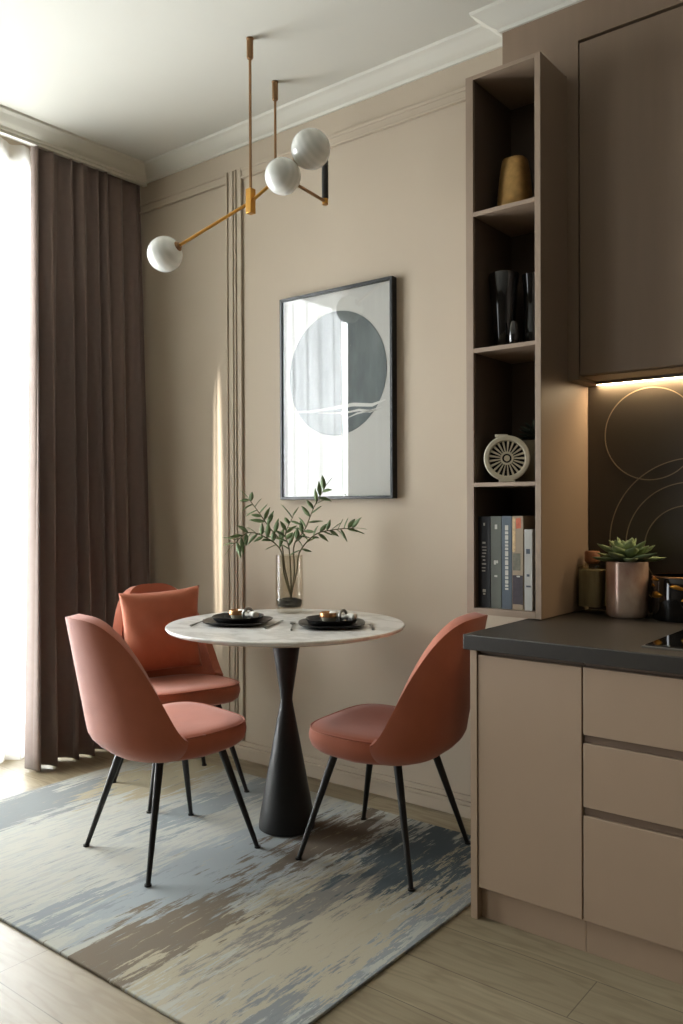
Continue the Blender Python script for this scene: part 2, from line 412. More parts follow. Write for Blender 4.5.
# ------------------------------------------------------------------ curtains
def curtain(name, y0t, y1t, y0b, y1b, xt, xb, nf, at, ab, m, seed, zt=2.985, zb=.012, th=.003, parent=None, hemflare=0):
    rnd = random.Random(seed); NU, NV = nf*14, 40
    fr = [1 + rnd.uniform(-.5, .5) for _ in range(nf)]
    tot = sum(fr); ph = []; acc = 0
    am = [rnd.uniform(.45, 1.3) for _ in range(nf+1)]
    bm = bmesh.new(); rows = []
    cum = [0]
    for f_ in fr: cum.append(cum[-1] + f_/tot)
    for j in range(NV+1):
        v = j/NV; z = zt + (zb-zt)*v; row = []
        ve = v**.8
        for i in range(NU+1):
            u = i/NU
            k = max(q for q in range(nf) if cum[q] <= u + 1e-9)
            lu = (u-cum[k])/(cum[k+1]-cum[k])
            a = (at + (ab-at)*ve) * (am[k]*(1-lu) + am[k+1]*lu)
            s = math.sin(2*PI*lu)
            w = s*.9 + .16*math.sin(4*PI*lu + 6*am[k]) + .08*math.sin(6*PI*lu + 2*v + am[k]*9)
            yy = (y0t + (y1t-y0t)*u)*(1-v) + (y0b + (y1b-y0b)*u)*v
            yy += .012*math.sin(2*PI*lu*2)*ve + .010*noise.noise(Vector((u*7, v*1.6, seed)))
            xx = xt + (xb-xt)*v + a*w + .012*noise.noise(Vector((u*11, v*3, seed+5)))*ve
            row.append(bm.verts.new((xx, yy, z)))
        rows.append(row)
    for j in range(NV):
        for i in range(NU): bm.faces.new((rows[j][i], rows[j][i+1], rows[j+1][i+1], rows[j+1][i]))
    return obj(name, bm, m, parent, smooth=True, solid=th)
d1 = curtain('blackout_curtain', 2.205, 2.848, 2.10, 2.845, -3.645, -3.545, 8, .036, .086, M_DRAPE, 8)
tag(d1, 'taupe brown blackout curtain hanging in folds in the corner beside the picture wall', 'curtain')
d2 = curtain('blackout_curtain', .25, .95, .25, 1.0, -3.672, -3.64, 8, .022, .040, M_DRAPE, 11)
tag(d2, 'brown curtain seen only as a dark band reflected in the framed picture', 'curtain')
s1 = curtain('sheer_curtain', .95, 2.36, .95, 2.30, -3.74, -3.715, 11, .018, .026, M_SHEER, 21, th=0)
tag(s1, 'white translucent sheer curtain over the bright window', 'curtain')

# ------------------------------------------------------------------ picture
pic = empty('framed_print', (-2.290, 2.845, 1.256), 0, 'black-framed art print of a grey disc crossed by white strokes, behind glass on the wall', 'picture')
W, Hh = .632, .922
f = .013
bm = bmesh.new()
for d in ((-W/2, -W/2+f, -.020, .015, 0, Hh), (W/2-f, W/2, -.020, .015, 0, Hh), (-W/2+f, W/2-f, -.020, .015, 0, f), (-W/2+f, W/2-f, -.020, .015, Hh-f, Hh)): box(bm, *d)
obj('frame', bm, M_FRAME, pic, bevel=.0015)
bxo('print', (-W/2+f, W/2-f, -.002, .012, f, Hh-f), mat('print_paper', '#c9c8c0', .8), pic, bevel=0)
bm = bmesh.new(); seg = 96; r = .272
top = [bm.verts.new((r*math.cos(2*PI*k/seg), 0, r*math.sin(2*PI*k/seg))) for k in range(seg)]
bot = [bm.verts.new((v.co.x, -.0015, v.co.z)) for v in top]
bm.faces.new(top); bm.faces.new(bot[::-1])
for k in range(seg): bm.faces.new((top[k], top[(k+1) % seg], bot[(k+1) % seg], bot[k]))
obj('painted_disc', bm, M_DISC, pic, loc=(.004, -.0021, .552))
bm = bmesh.new()
def stroke(bm, pts, w, y0=-.0045, y1=-.0036):
    L = []
    for i, (x, z) in enumerate(pts):
        ww = w[i] if hasattr(w, '__len__') else w
        L.append([bm.verts.new((x, yy, z+s*ww/2)) for yy in (y0, y1) for s in (-1, 1)])
    for a, b_ in zip(L, L[1:]):
        bm.faces.new((a[0], a[1], b_[1], b_[0])); bm.faces.new((a[2], b_[2], b_[3], a[3])); bm.faces.new((a[1], a[3], b_[3], b_[1])); bm.faces.new((a[0], b_[0], b_[2], a[2]))
stroke(bm, [(-.27, .405), (-.15, .395), (-.02, .40), (.1, .408), (.2, .398), (.27, .415)], [.004, .010, .012, .016, .014, .006])
stroke(bm, [(-.1, .385), (.05, .375), (.13, .382), (.19, .372), (.25, .386)], [.002, .006, .010, .012, .004])
stroke(bm, [(.06, .350), (.12, .368), (.17, .372), (.24, .378)], [.002, .007, .006, .002])
obj('white_strokes', bm, mat('white_ink', '#dddcd4', .7), pic)
bxo('glass', (-W/2+f, W/2-f, -.014, -.012, f, Hh-f), M_PICGLASS, pic, bevel=0)

# ------------------------------------------------------------------ chandelier
ch = empty('chandelier', (-2.27, 2.30, ZC), 0, 'brass chandelier with three opal glass globes on slender rods above the table', 'chandelier')
def part(name, bm, m, root, smooth=True, auto=35, **k):
    o = obj(name, bm, m, None, smooth=smooth, auto=auto, **k)
    bpy.context.view_layer.update()
    o.parent = root; o.matrix_parent_inverse = Matrix.Translation(root.location).inverted() if not any(root.rotation_euler) else root.matrix_world.inverted()
    return o
P1 = Vector((-2.27, 2.30, 0)); P2 = Vector((-2.418, 2.60, 0))
for P, zb in ((P1, 2.40), (P2, 2.595)):
    bm = bmesh.new(); lathe(bm, [(0, ZC), (.0145, ZC), (.0145, ZC-.004), (.013, ZC-.006), (.013, ZC-.075), (.010, ZC-.080), (0, ZC-.080)], 24, (P.x, P.y, 0)); part('ceiling_cap', bm, M_BRONZE, ch)
    bm = bmesh.new(); tube(bm, [(P.x, P.y, ZC-.07), (P.x, P.y, zb)], .0055, 12); part('rod', bm, M_BRONZE, ch)
bm = bmesh.new(); box(bm, P1.x-.014, P1.x+.014, P1.y-.014, P1.y+.014, 2.355, 2.450); part('bracket', bm, M_BRASS, ch, smooth=False, bevel=.002)
A = Vector((-2.678, 2.217, 2.258)); Cg = Vector((-2.008, 2.352, 2.551))
A = Vector((-.7877*3.40, .652*3.40, 2.258)); Cg = Vector((-.6498*3.05, .7612*3.05, 2.533))
Bg = Vector((-.6763*3.05, .7402*3.05, 2.434))
E2 = Vector((-2.100, 2.546, 2.433))
br = Vector((P1.x, P1.y, 2.400))
dA = (br-A).normalized(); dC = (Cg-br).normalized()
bm = bmesh.new(); tube(bm, [A + dA*.066, br, Cg - dC*.075], .0065, 14); part('arm', bm, M_BRASS, ch)
bm = bmesh.new(); tube(bm, [Vector((P2.x, P2.y, 2.60)), Bg.lerp(E2, .38)], .0060, 14)
part('arm', bm, M_BRASS, ch)
bm = bmesh.new(); dE = (E2-Bg).normalized(); tube(bm, [Bg + dE*.060, E2], .0065, 14); part('arm', bm, M_BRONZE, ch)
bm = bmesh.new(); tube(bm, [E2 + Vector((0, 0, -.012)), E2 + Vector((0, 0, .010))], .012, 20); part('elbow', bm, M_BRASS, ch)
bm = bmesh.new(); tube(bm, [E2 + Vector((0, 0, .012)), E2 + Vector((0, 0, .16))], .0135, 20); part('black_socket', bm, M_BLACK, ch)
for G, d, r in ((A, dA, .0720), (Bg, dE, .0665), (Cg, -dC, .0720)):
    q = Vector((0, 0, 1)).rotation_difference(d)
    bm = bmesh.new(); prof = [(0, -r)] + [(r*math.sin(PI*k/24), -r*math.cos(PI*k/24)) for k in range(1, 22)] + [(.022, r*.97), (0, r*.97)]
    lathe(bm, prof, 48); gl = part('glass_globe', bm, M_GLOBE, ch)
    gl.matrix_parent_inverse = Matrix(); gl.location = G - ch.location; gl.rotation_mode = 'QUATERNION'; gl.rotation_quaternion = q
    bm = bmesh.new(); tube(bm, [(0, 0, r*.94), (0, 0, r*1.0), (0, 0, r*1.12)], [.021, .021, .012], 24)
    s_ = obj('globe_fitting', bm, M_BRONZE, gl, smooth=True, auto=35)

# ------------------------------------------------------------------ table
TC = Vector((-2.122, 2.331, 0)); TR = .449; TH = .782
tb = empty('pedestal_table', (TC.x, TC.y, RZ), 0, 'round white marble bistro table on a black hourglass pedestal', 'table')
tz = TH-RZ
bm = bmesh.new(); lathe(bm, [(0, tz-.020), (TR-.030, tz-.020), (TR-.006, tz-.014), (TR, tz-.006), (TR-.001, tz-.002), (TR-.004, tz), (0, tz)], 128)
obj('tabletop', bm, M_MARBLE, tb, smooth=True, auto=30)
bm = bmesh.new(); lathe(bm, [(0, tz-.030), (TR-.075, tz-.030), (TR-.034, tz-.0205), (0, tz-.0205)], 96); obj('underside_panel', bm, mat('beige_board', '#a8967c', .6), tb, smooth=True, auto=30)
bm = bmesh.new(); lathe(bm, [(0, 0), (.100, 0), (.106, .004), (.107, .012), (.100, .06), (.060, .28), (.026, .462), (.0225, .482), (.024, .502), (.060, tz-.034), (.062, tz-.0305), (0, tz-.0305)], 64)
obj('pedestal', bm, M_COLUMN, tb, smooth=True, auto=30)

# ------------------------------------------------------------------ chairs
def chair():
    root = empty('upholstered_chair', (0, 0, 0), 0, 'chair', 'chair')
    # seat pad: closed rounded shape, y forward
    ZS0, ZS1 = .365, .452
    NA = 64
    def plan(a, s):
        ca, sa = math.cos(a), math.sin(a)
        n = 4.2 if sa > 0 else 2.8
        q = (abs(ca)**n + abs(sa)**n)**(-1/n)
        x = .236*ca*q; y = .226*sa*q
        if y < 0: x *= 1 - .16*(-y/.235)
        return x*s, y*s
    lv = [(.0, ZS0), (.70, ZS0), (.90, ZS0+.004), (.965, ZS0+.018), (.995, ZS0+.042), (1.0, ZS1-.030), (.985, ZS1-.012), (.955, ZS1-.003), (.90, ZS1+.002), (.72, ZS1+.003), (.45, ZS1-.002), (.2, ZS1-.005), (0, ZS1-.006)]
    bm = bmesh.new(); prev = None
    for s, z in lv:
        if s == 0: rg = [bm.verts.new((0, .005, z))]
        else:
            rg = []
            for k in range(NA):
                x, y = plan(2*PI*k/NA, s)
                dz = (.010*(y/.24) if z > .42 else .016*max(0, y/.24))
                rg.append(bm.verts.new((x, y, z+dz)))
        if prev:
            for k in range(NA):
                k2 = (k+1) % NA
                if len(prev) == 1: bm.faces.new((prev[0], rg[k2], rg[k]))
                elif len(rg) == 1: bm.faces.new((prev[k], prev[k2], rg[0]))
                else: bm.faces.new((prev[k], prev[k2], rg[k2], rg[k]))
        prev = rg
    obj('seat', bm, M_TERRA, root, smooth=True)
    # piping line round the top edge of the seat
    bm = bmesh.new(); pts = []
    for k in range(NA):
        a = 2*PI*k/(NA-1)
        x, y = plan(a, .975); pts.append((x, y, ZS1-.005 + .010*(y/.24)))
    tube(bm, pts, .0032, 8); obj('piping', bm, M_TERRA, root, smooth=True)
    # wrap-around back shell
    ZT, ZM, ZL = .855, .452, .386
    def shell(th, v):              # th -90..90 deg around, v 0 bottom .. 1 rim
        sg = abs(th)/(PI/2)
        zr = ZM + (ZT-ZM)*(1 - min(1, sg)**3.2)**2.1
        z = ZL + (zr-ZL)*v
        if z < ZM:
            k = (z-ZL)/(ZM-ZL); q = math.sin(k*PI/2)**.8
            a = .172 + .062*q; yr = -.185 - .063*q
        else:
            t = (z-ZM)/(ZT-ZM); a = .236 - .022*t*t; yr = -.248 - .092*t
        ye = -.082; p = .88
        sn, cs = math.sin(th), math.cos(th)
        return Vector((a*math.copysign(abs(sn)**p, sn), ye + (yr-ye)*max(0, cs)**p, z))
    NU, NV = 56, 24
    bm = bmesh.new()
    g = [[bm.verts.new(shell(-PI/2 + PI*i/NU, j/NV)) for i in range(NU+1)] for j in range(NV+1)]
    for j in range(NV):
        for i in range(NU): bm.faces.new((g[j][i], g[j][i+1], g[j+1][i+1], g[j+1][i]))
    bk = obj('backrest', bm, M_TERRA, root, smooth=True)
    sm = bk.modifiers.new('s', 'SOLIDIFY'); sm.thickness = .042; sm.offset = 0; sm.use_even_offset = False
    bv = bk.modifiers.new('b', 'BEVEL'); bv.width = .017; bv.segments = 3; bv.limit_method = 'ANGLE'; bv.angle_limit = R(50)
    for sx in (-1, 1):
        for sy in (-1, 1):
            bm = bmesh.new()
            tp = Vector((sx*.125, .128 if sy > 0 else -.112, .372)); ft = Vector((sx*.216, .226 if sy > 0 else -.212, .0))
            lg = [tp, tp.lerp(ft, .5), tp.lerp(ft, .985), ft]
            tube(bm, lg, [.0145, .0115, .0080, .0080], 16)
            tube(bm, [ft + Vector((0, 0, 0)), ft + Vector((0, 0, .006))], .0115, 16)
            lego = obj('leg', bm, M_BLACK, root, smooth=True, auto=40)
    bm = bmesh.new(); box(bm, -.135, .135, -.125, .14, .358, .366); obj('under_frame', bm, M_BLACK, root, bevel=.004)
    return root
c1 = chair()
def face(dx, dy): return math.atan2(dy, dx) - PI/2
c1.location = (-2.322, 1.932, RZ); c1.rotation_euler.z = face(.15, .99)
tag(c1, 'terracotta upholstered chair nearest the camera, its curved back turned to the sheer curtain', 'chair', 'terracotta dining chairs')
c2 = copy_tree(c1); c2.location = (-1.692, 2.378, RZ); c2.rotation_euler.z = face(-.995, -.10)
tag(c2, 'terracotta upholstered chair standing against the end of the kitchen counter', 'chair', 'terracotta dining chairs')
c3 = copy_tree(c1); c3.location = (-2.800, 2.378, RZ); c3.rotation_euler.z = face(.95, -.31)
tag(c3, 'terracotta upholstered chair in the corner by the dark curtain, holding the orange cushion', 'chair', 'terracotta dining chairs')

# cushion leaning on chair 3
def cushion():
    bm = bmesh.new(); N = 36; S = .182; Tk = .058
    def P(u, v, side):
        e = (1-abs(u)**2.2)*(1-abs(v)**2.2)
        pin = 1 - .075*(1-abs(v)**2)*abs(u)**3; pin2 = 1 - .075*(1-abs(u)**2)*abs(v)**3
        x = S*u*pin*.96; z = S*v*pin2*1.10
        wr = .006*noise.noise(Vector((u*2.5, v*2.5, side*3+1))) 
        cre = 0
        for (cv, slope, le) in ((.28, .25, 1), (-.30, -.15, 1)):
            dd = abs(v - cv - slope*(u+1)); fall = max(0, 1-(u+1)/.55)
            cre += .020*math.exp(-(dd/.06)**2)*fall
        y = side*(Tk*max(0, e)**.42 + (wr - cre)*min(1, e*4))
        return Vector((x, y, z))
    g = {}
    for side in (1, -1):
        for i in range(N+1):
            for j in range(N+1):
                u, v = -1+2*i/N, -1+2*j/N
                if side == -1 and (i in (0, N) or j in (0, N)): g[side, i, j] = g[1, i, j]
                else: g[side, i, j] = bm.verts.new(P(u, v, side))
        for i in range(N):
            for j in range(N): bm.faces.new((g[side, i, j], g[side, i+1, j], g[side, i+1, j+1], g[side, i, j+1]))
    o = obj('throw_pillow', bm, M_PILLOW, smooth=True)
    return o
cu = cushion()
tag(cu, 'square orange cotton cushion leaning on the corner chair', 'cushion')
fd = Vector((math.sin(-c3.rotation_euler.z), math.cos(c3.rotation_euler.z), 0))
rt = Vector((fd.y, -fd.x, 0))
cu.location = c3.location + fd*(-.135) + rt*.022 + Vector((0, 0, .458+.205))
cu.rotation_euler = (R(-16), R(4), c3.rotation_euler.z - R(15))

# ------------------------------------------------------------------ vase & branches
VP = Vector((-2.325, 2.575, TH+.0005)); VH = .240
vs = empty('glass_vase', VP, 0, 'tall smoky glass vase holding leafy branches on the marble table', 'vase')
bm = bmesh.new(); lathe(bm, [(0, 0), (.048, 0), (.054, .006), (.058, .03), (.059, .10), (.056, VH), (.053, VH), (.0555, .10), (.054, .034), (.048, .022), (0, .020)], 64)
obj('glass_body', bm, M_VASEGLASS, vs, smooth=True, auto=50)
bm = bmesh.new(); lathe(bm, [(0, .024), (.046, .026), (.051, .034), (.0515, .052), (.030, .060), (0, .062)], 48); obj('pebble_filling', bm, M_SOIL, vs, smooth=True)
def leaf(bm, p, d, up, L, w, curl=.15):
    d = d.normalized(); s = d.cross(up).normalized(); nrm = s.cross(d).normalized()
    ts = [0, .15, .35, .6, .82, 1]; ws = [.08, .62, 1, .85, .42, 0]
    rows = []
    for t, ww in zip(ts, ws):
        c = p + d*L*t + nrm*(-curl*L*t*t)
        if ww == 0: rows.append([bm.verts.new(c)])
        else: rows.append([bm.verts.new(c - s*w*ww/2 + nrm*.12*w), bm.verts.new(c - nrm*.0006), bm.verts.new(c + s*w*ww/2 + nrm*.12*w), bm.verts.new(c + nrm*.0010)])
    for a, b_ in zip(rows, rows[1:]):
        if len(b_) == 1:
            for k in range(4): bm.faces.new((a[k], a[(k+1) % 4], b_[0]))
        else:
            for k in range(4): bm.faces.new((a[k], a[(k+1) % 4], b_[(k+1) % 4], b_[k]))
    bm.faces.new(rows[0][::-1])
def bez(pts, n=24):
    pts = [Vector(p) for p in pts]; out = []
    ext = [pts[0]*2-pts[1]] + pts + [pts[-1]*2-pts[-2]]
    for i in range(1, len(ext)-2):
        p0, p1, p2, p3 = ext[i-1:i+3]
        for k in range(n//(len(pts)-1)+1):
            t = k/(n//(len(pts)-1)+1)
            out.append(.5*((2*p1)+(-p0+p2)*t+(2*p0-5*p1+4*p2-p3)*t*t+(-p0+3*p1-3*p2+p3)*t**3))
    out.append(pts[-1]); return out
rgt = Vector((.783, .622, 0)); fw = Vector((-.622, .783, 0)); U = Vector((0, 0, 1))
def vp(x, z, d=0): return VP + rgt*x + fw*d + U*z
# x,z offsets in metres (1px ~ 4.15 mm at the vase)
BR = [
  ('lowest branch, arching out towards the curtain side', [(.010, .05, .01), (-.022, .16, 0), (-.035, .26, -.01), (-.095, .315, -.04), (-.165, .335, -.06), (-.225, .285, -.07)], 11),
  ('branch reaching highest towards the wall moulding', [(.012, .05, -.02), (-.018, .18, 0), (-.035, .29, .01), (-.085, .355, .02), (-.130, .42, .02), (-.172, .475, .03)], 9),
  ('upright middle branch whose tip crosses the picture frame', [(.004, .05, .02), (.020, .17, .01), (.020, .28, 0), (.065, .345, -.01), (.105, .44, -.02), (.150, .52, -.02)], 10),
  ('short bushy one standing in the middle of the bunch', [(.008, .05, .0), (.006, .17, -.01), (.000, .27, -.02), (-.012, .33, -.05), (.020, .40, -.08)], 8),
  ('branch spreading out towards the kitchen', [(.000, .05, 0), (.030, .17, .0), (.045, .255, .0), (.110, .325, .02), (.195, .345, .03), (.272, .350, .02)], 13),
]
rnd = random.Random(5)
for lab, pts, nl in BR:
    cur = bez([vp(*p) for p in pts], 40)
    root = empty('leafy_branch', cur[0], 0, 'leafy twig in the glass vase, ' + lab, 'branch', 'branches in the glass vase')
    bm = bmesh.new(); n = len(cur)
    tube(bm, [p - cur[0] for p in cur], [.0030*(1-.7*i/n)+.0006 for i in range(n)], 8); obj('stem', bm, M_STEM, root, smooth=True)
    bm = bmesh.new()
    lo = int(n*.42)
    for k in range(int(nl*1.6)):
        i = int(lo + (n-1-lo)*(k/(int(nl*1.6)-1))**.9); i = min(n-2, i)
        t = (cur[i+1]-cur[i]).normalized()
        side = t.cross(fw).normalized()*(1 if k % 2 else -1)
        dr = (t*rnd.uniform(.35, .9) + side*rnd.uniform(.5, 1.0) + fw*rnd.uniform(-.8, .8) + U*rnd.uniform(-.45, .45))
        leaf(bm, cur[i]-cur[0], dr, fw*rnd.uniform(-1, 1) + U*.7, rnd.uniform(.048, .078), rnd.uniform(.017, .024), rnd.uniform(-.1, .25))
    leaf(bm, cur[-1]-cur[0], (cur[-1]-cur[-3]), U, .055, .012)
    obj('leaves', bm, M_LEAF, root, smooth=True)

# ------------------------------------------------------------------ table settings
def setting(px, py, rz, where):
    z = TH + .0005; c = Vector((px, py, 0))
    bm = bmesh.new(); lathe(bm, [(0, 0), (.085, 0), (.112, .007), (.122, .013), (.123, .0155), (.118, .015), (.087, .006), (0, .005)], 64, n=3.2)
    p1 = obj('dinner_plate', bm, M_DARKCER, smooth=True, auto=60, loc=(px, py, z), rot=(0, 0, rz)); tag(p1, 'black rounded-square dinner plate under the smaller plate, ' + where, 'plate', 'black plates on the marble table')
    bm = bmesh.new(); lathe(bm, [(0, 0), (.070, 0), (.088, .011), (.094, .022), (.0945, .0245), (.091, .0235), (.082, .012), (.066, .005), (0, .004)], 64, n=2.6)
    p2 = obj('side_plate', bm, M_DARKCER, smooth=True, auto=60, loc=(px, py, z+.0056), rot=(0, 0, rz+.1)); tag(p2, 'small deep black plate stacked on the dinner plate, ' + where, 'plate', 'black plates on the marble table')
    z2 = z + .0102
    q = Matrix.Rotation(rz, 3, 'Z')
    a = c + q @ Vector((-.010, .028, 0))
    e = empty('tealight_bowl', (a.x, a.y, z2), 0, 'little round brass-rimmed bowl standing on the black plate, ' + where, 'bowl', 'little bowls on the plates')
    bm = bmesh.new(); lathe(bm, [(0, 0), (.018, 0), (.026, .008), (.0295, .020), (.0275, .020), (.022, .010), (0, .007)], 40); obj('bowl_body', bm, M_WHITECER, e, smooth=True, auto=50)
    bm = bmesh.new(); lathe(bm, [(.0285, .0205), (.0345, .021), (.0350, .036), (.0330, .038), (.0315, .037), (.0310, .024), (.0285, .0205)], 40); obj('brass_rim', bm, M_COPPER, e, smooth=True, auto=50)
    a = c + q @ Vector((.042, -.004, 0))
    bm = bmesh.new()
    for k in range(40):
        a0, a1 = 2*PI*k/40, 2*PI*(k+1)/40
    pts = [(math.cos(2*PI*k/32)*.021, 0, .024 + math.sin(2*PI*k/32)*.021) for k in range(33)]
    tube(bm, pts, .0055, 10, cap=False)
    nr = obj('napkin_ring', bm, M_STEEL, smooth=True, loc=(a.x, a.y, z2+.003), rot=(0, 0, rz+.9)); tag(nr, 'silver napkin ring around the white napkin, ' + where, 'napkin ring', 'napkin rings')
    bm = bmesh.new()
    pts = [Vector((0, -.055+.11*t, .0235 + .004*math.sin(t*9))) for t in [k/14 for k in range(15)]]
    tube(bm, pts, [.006+.010*abs((k/14)-.5)*1.5 for k in range(15)], 12)
    nk = obj('napkin', bm, M_WHITE, smooth=True, loc=(a.x, a.y, z2+.003), rot=(0, 0, rz+.9)); tag(nk, 'rolled white napkin resting on the black plate, ' + where, 'napkin', 'white napkins')
    # fork and knife
    for kind, off in (('fork', -.145), ('knife', .145)):
        a = c + q @ Vector((off, -.01, 0)); bm = bmesh.new()
        if kind == 'fork':
            tube(bm, [(0, -.10, .003), (0, -.02, .004), (0, .04, .006)], [.0042, .0026, .0024], 8)
            box(bm, -.010, .010, .04, .058, .005, .0075)
            for k in range(4): box(bm, -.010+k*.0058, -.010+k*.0058+.0026, .058, .098, .005, .0075)
        else:
            tube(bm, [(0, -.10, .004), (0, -.01, .004)], [.0048, .0036], 8)
            vs_ = box(bm, -.007, .007, -.01, .10, .003, .0052)
            vs_[2].co.x = vs_[3].co.x = .002
        o = obj(kind, bm, M_STEEL, smooth=False, bevel=.0006, loc=(a.x, a.y, z), rot=(0, 0, rz)); tag(o, 'steel table %s beside the black plates, %s' % (kind, where), kind, kind + 's on the table')
setting(-2.262, 2.215, R(25), 'in the place setting nearer the window')
setting(-1.935, 2.375, R(40), 'in the place setting nearer the kitchen')

# ------------------------------------------------------------------ kitchen
CT = .843
cnt = bxo('countertop', (-1.252, 1.6, 2.152, YK-.0005, CT-.045, CT), M_COUNTER, bevel=.003)
tag(cnt, 'dark charcoal stone countertop running over the base cabinets', 'countertop')
YC = 2.168
def base_cabinet(x0, x1, kind, label):
    t = empty('base_cabinet', (x0, YC, 0), 0, label, 'cabinet', 'base cabinets')
    bxo('carcass', (.0, x1-x0, .021, YK-YC-.015, .10, CT-.047), M_RAIL, t, bevel=.001)
    bxo('plinth', (.0, x1-x0, .022, .04, 0, .0985), M_CAB, t, bevel=0)
    bxo('top_rail', (.0, x1-x0, .010, .020, .789, CT-.046), M_RAIL, t, bevel=.001)
    g = .0012
    if kind == 'door':
        bxo('door', (g, x1-x0-g, 0, .019, .096, .784), M_CAB, t, bevel=.0015)
    else:
        for z0, z1 in ((.096, .381), (.405, .578), (.601, .784)):
            bxo('drawer_front', (g, x1-x0-g, 0, .019, z0, z1), M_CAB, t, bevel=.0015)
        for z0, z1 in ((.382, .404), (.579, .600)):
            bxo('finger_channel', (g, x1-x0-g, .008, .0205, z0, z1), M_RAIL, t, bevel=.001)
    return t
base_cabinet(-1.211, -.891, 'door', 'beige one-door base cabinet at the end of the counter beside the chair')
base_cabinet(-.889, -.289, 'drawer', 'beige base cabinet with three stacked drawers under the cooktop')
base_cabinet(-.287, .313, 'drawer', 'beige drawer cabinet beyond the picture, past the cooktop drawers')
bx = bxo('end_panel', (-1.2345, -1.2125, YC-.003, YK-.11, 0, CT-.046), M_CAB, bevel=.001); tag(bx, 'upright beige panel closing the end of the base cabinets next to the chair', 'panel')

# cooktop
ct = empty('cooktop', (-.755, 2.238, CT+.0003), 0, 'black glass induction cooktop with a thin steel rim on the counter', 'cooktop')
bxo('steel_rim', (0, .58, 0, .47, 0, .004), M_STEEL, ct, bevel=.0012)
bxo('glass_surface', (.008, .572, .008, .462, .0042, .0075), M_DGLASS, ct, bevel=.001)
bm = bmesh.new()
for cx, cy, rr in ((.15, .13, .075), (.15, .34, .09), (.42, .13, .09), (.42, .34, .075)):
    lathe(bm, [(rr, .0076), (rr+.002, .0076), (rr+.002, .0080), (rr, .0080), (rr, .0076)], 64, (cx, cy, 0))
obj('zone_marking', bm, mat('zone_print', '#6b6a66', .5), ct)

# tall shelf
SX0, SX1, SY0, SY1, SZ0, SZ1 = -1.472, -1.191, 2.56, 2.858, CT+.003, 2.722
sh = empty('shelf_unit', (SX0, SY0, SZ0), 0, 'tall narrow open taupe shelf unit standing at the end of the counter', 'shelf')
w_, dp, hh = SX1-SX0, SY1-SY0, SZ1-SZ0
M_SHFRONT = mat('shelf_lacquer', '#8f7c6a', .5)
def zl(z): return z-SZ0
bxo('side_panel', (0, .029, 0, dp, 0, hh), M_SHFRONT, sh, bevel=.001)
bxo('side_panel', (w_-.021, w_, 0, YK-SY0-.011, 0, hh-.001), M_SHFRONT, sh, bevel=.001)
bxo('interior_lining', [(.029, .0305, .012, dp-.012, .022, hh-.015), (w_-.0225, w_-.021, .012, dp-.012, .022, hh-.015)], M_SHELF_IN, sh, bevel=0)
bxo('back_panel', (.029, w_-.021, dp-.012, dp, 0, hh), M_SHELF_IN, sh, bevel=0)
for z0, z1 in ((SZ0, .868), (1.290, 1.304), (1.757, 1.772), (2.232, 2.247), (2.708, SZ1)):
    bxo('shelf_board', (.029, w_-.021, .0, dp-.012, zl(z0), zl(z1)), M_SHFRONT, sh, bevel=.001)

# upper cabinets
def upper(x0, x1, label):
    t = empty('upper_cabinet', (x0, 2.775, 1.672), 0, label, 'cabinet', 'upper cabinets')
    bxo('carcass', (0, x1-x0, .020, YK-2.775-.012, 0, 1.155), M_UPPER, t, bevel=.001)
    bxo('door', (.003, x1-x0-.002, 0, .018, .003, 1.152), M_UPPER, t, bevel=.001)
upper(-1.148, -.552, 'tall flat brown wall cabinet beside the shelf above the succulent pot')
upper(-.550, .05, 'brown wall cabinet beyond the picture above the cooktop')
upper(.052, .65, 'brown wall cabinet furthest from the shelf')
led = empty('led_strip', (-1.185, 2.935, 1.672), 0, 'slim warm glowing light strip under the wall cabinets', 'light strip')
bxo('profile', [(0, 1.8, 0, .022, -.009, -.0005), (0, 1.8, 0, .003, -.0112, -.009)], M_STEEL, led, bevel=0)
bxo('diffuser', (.004, 1.796, .004, .018, -.0105, -.0092), emit_mat('warm_led', (1, .76, .48, 1), 130), led, bevel=.001)

# splashback
sp = empty('splashback', (-1.19, YK-.009, CT+.0003), 0, 'glossy dark brown splashback with thin overlapping circle outlines', 'splashback')
SPW, SPH = 2.7, 1.672-CT-.004
bxo('panel', (0, SPW, 0, .008, 0, SPH), M_SPLASH, sp, bevel=0)
def circ(bm, cx, cz, r, w=.0035):
    seg = 128; rows = []
    for k in range(seg+1):
        a = 2*PI*k/seg; x, z = cx+r*math.cos(a), cz+r*math.sin(a)
        if 1.19+x < .003 or z < CT+.003 or z > CT+SPH:
            rows.append(None); continue
        rows.append([bm.verts.new((cx+rr*math.cos(a)+1.19, yy, cz+rr*math.sin(a)-CT)) for rr, yy in ((r-w/2, -.0012), (r+w/2, -.0012), (r+w/2, 0), (r-w/2, 0))])
    for a, b_ in zip(rows, rows[1:]):
        if a and b_:
            for q in ((0, 1), (1, 2), (3, 0)): bm.faces.new((a[q[0]], b_[q[0]], b_[q[1]], a[q[1]]))
for cx, cz, r in ((-.965, 1.475, .162), (-.820, 1.095, .290), (-.830, 1.080, .222), (-.835, 1.070, .152), (-.38, 1.30, .25), (-.25, 1.18, .17), (.3, 1.4, .2)):
    bm = bmesh.new(); circ(bm, cx, cz, r); obj('circle_line', bm, M_CIRC, sp)

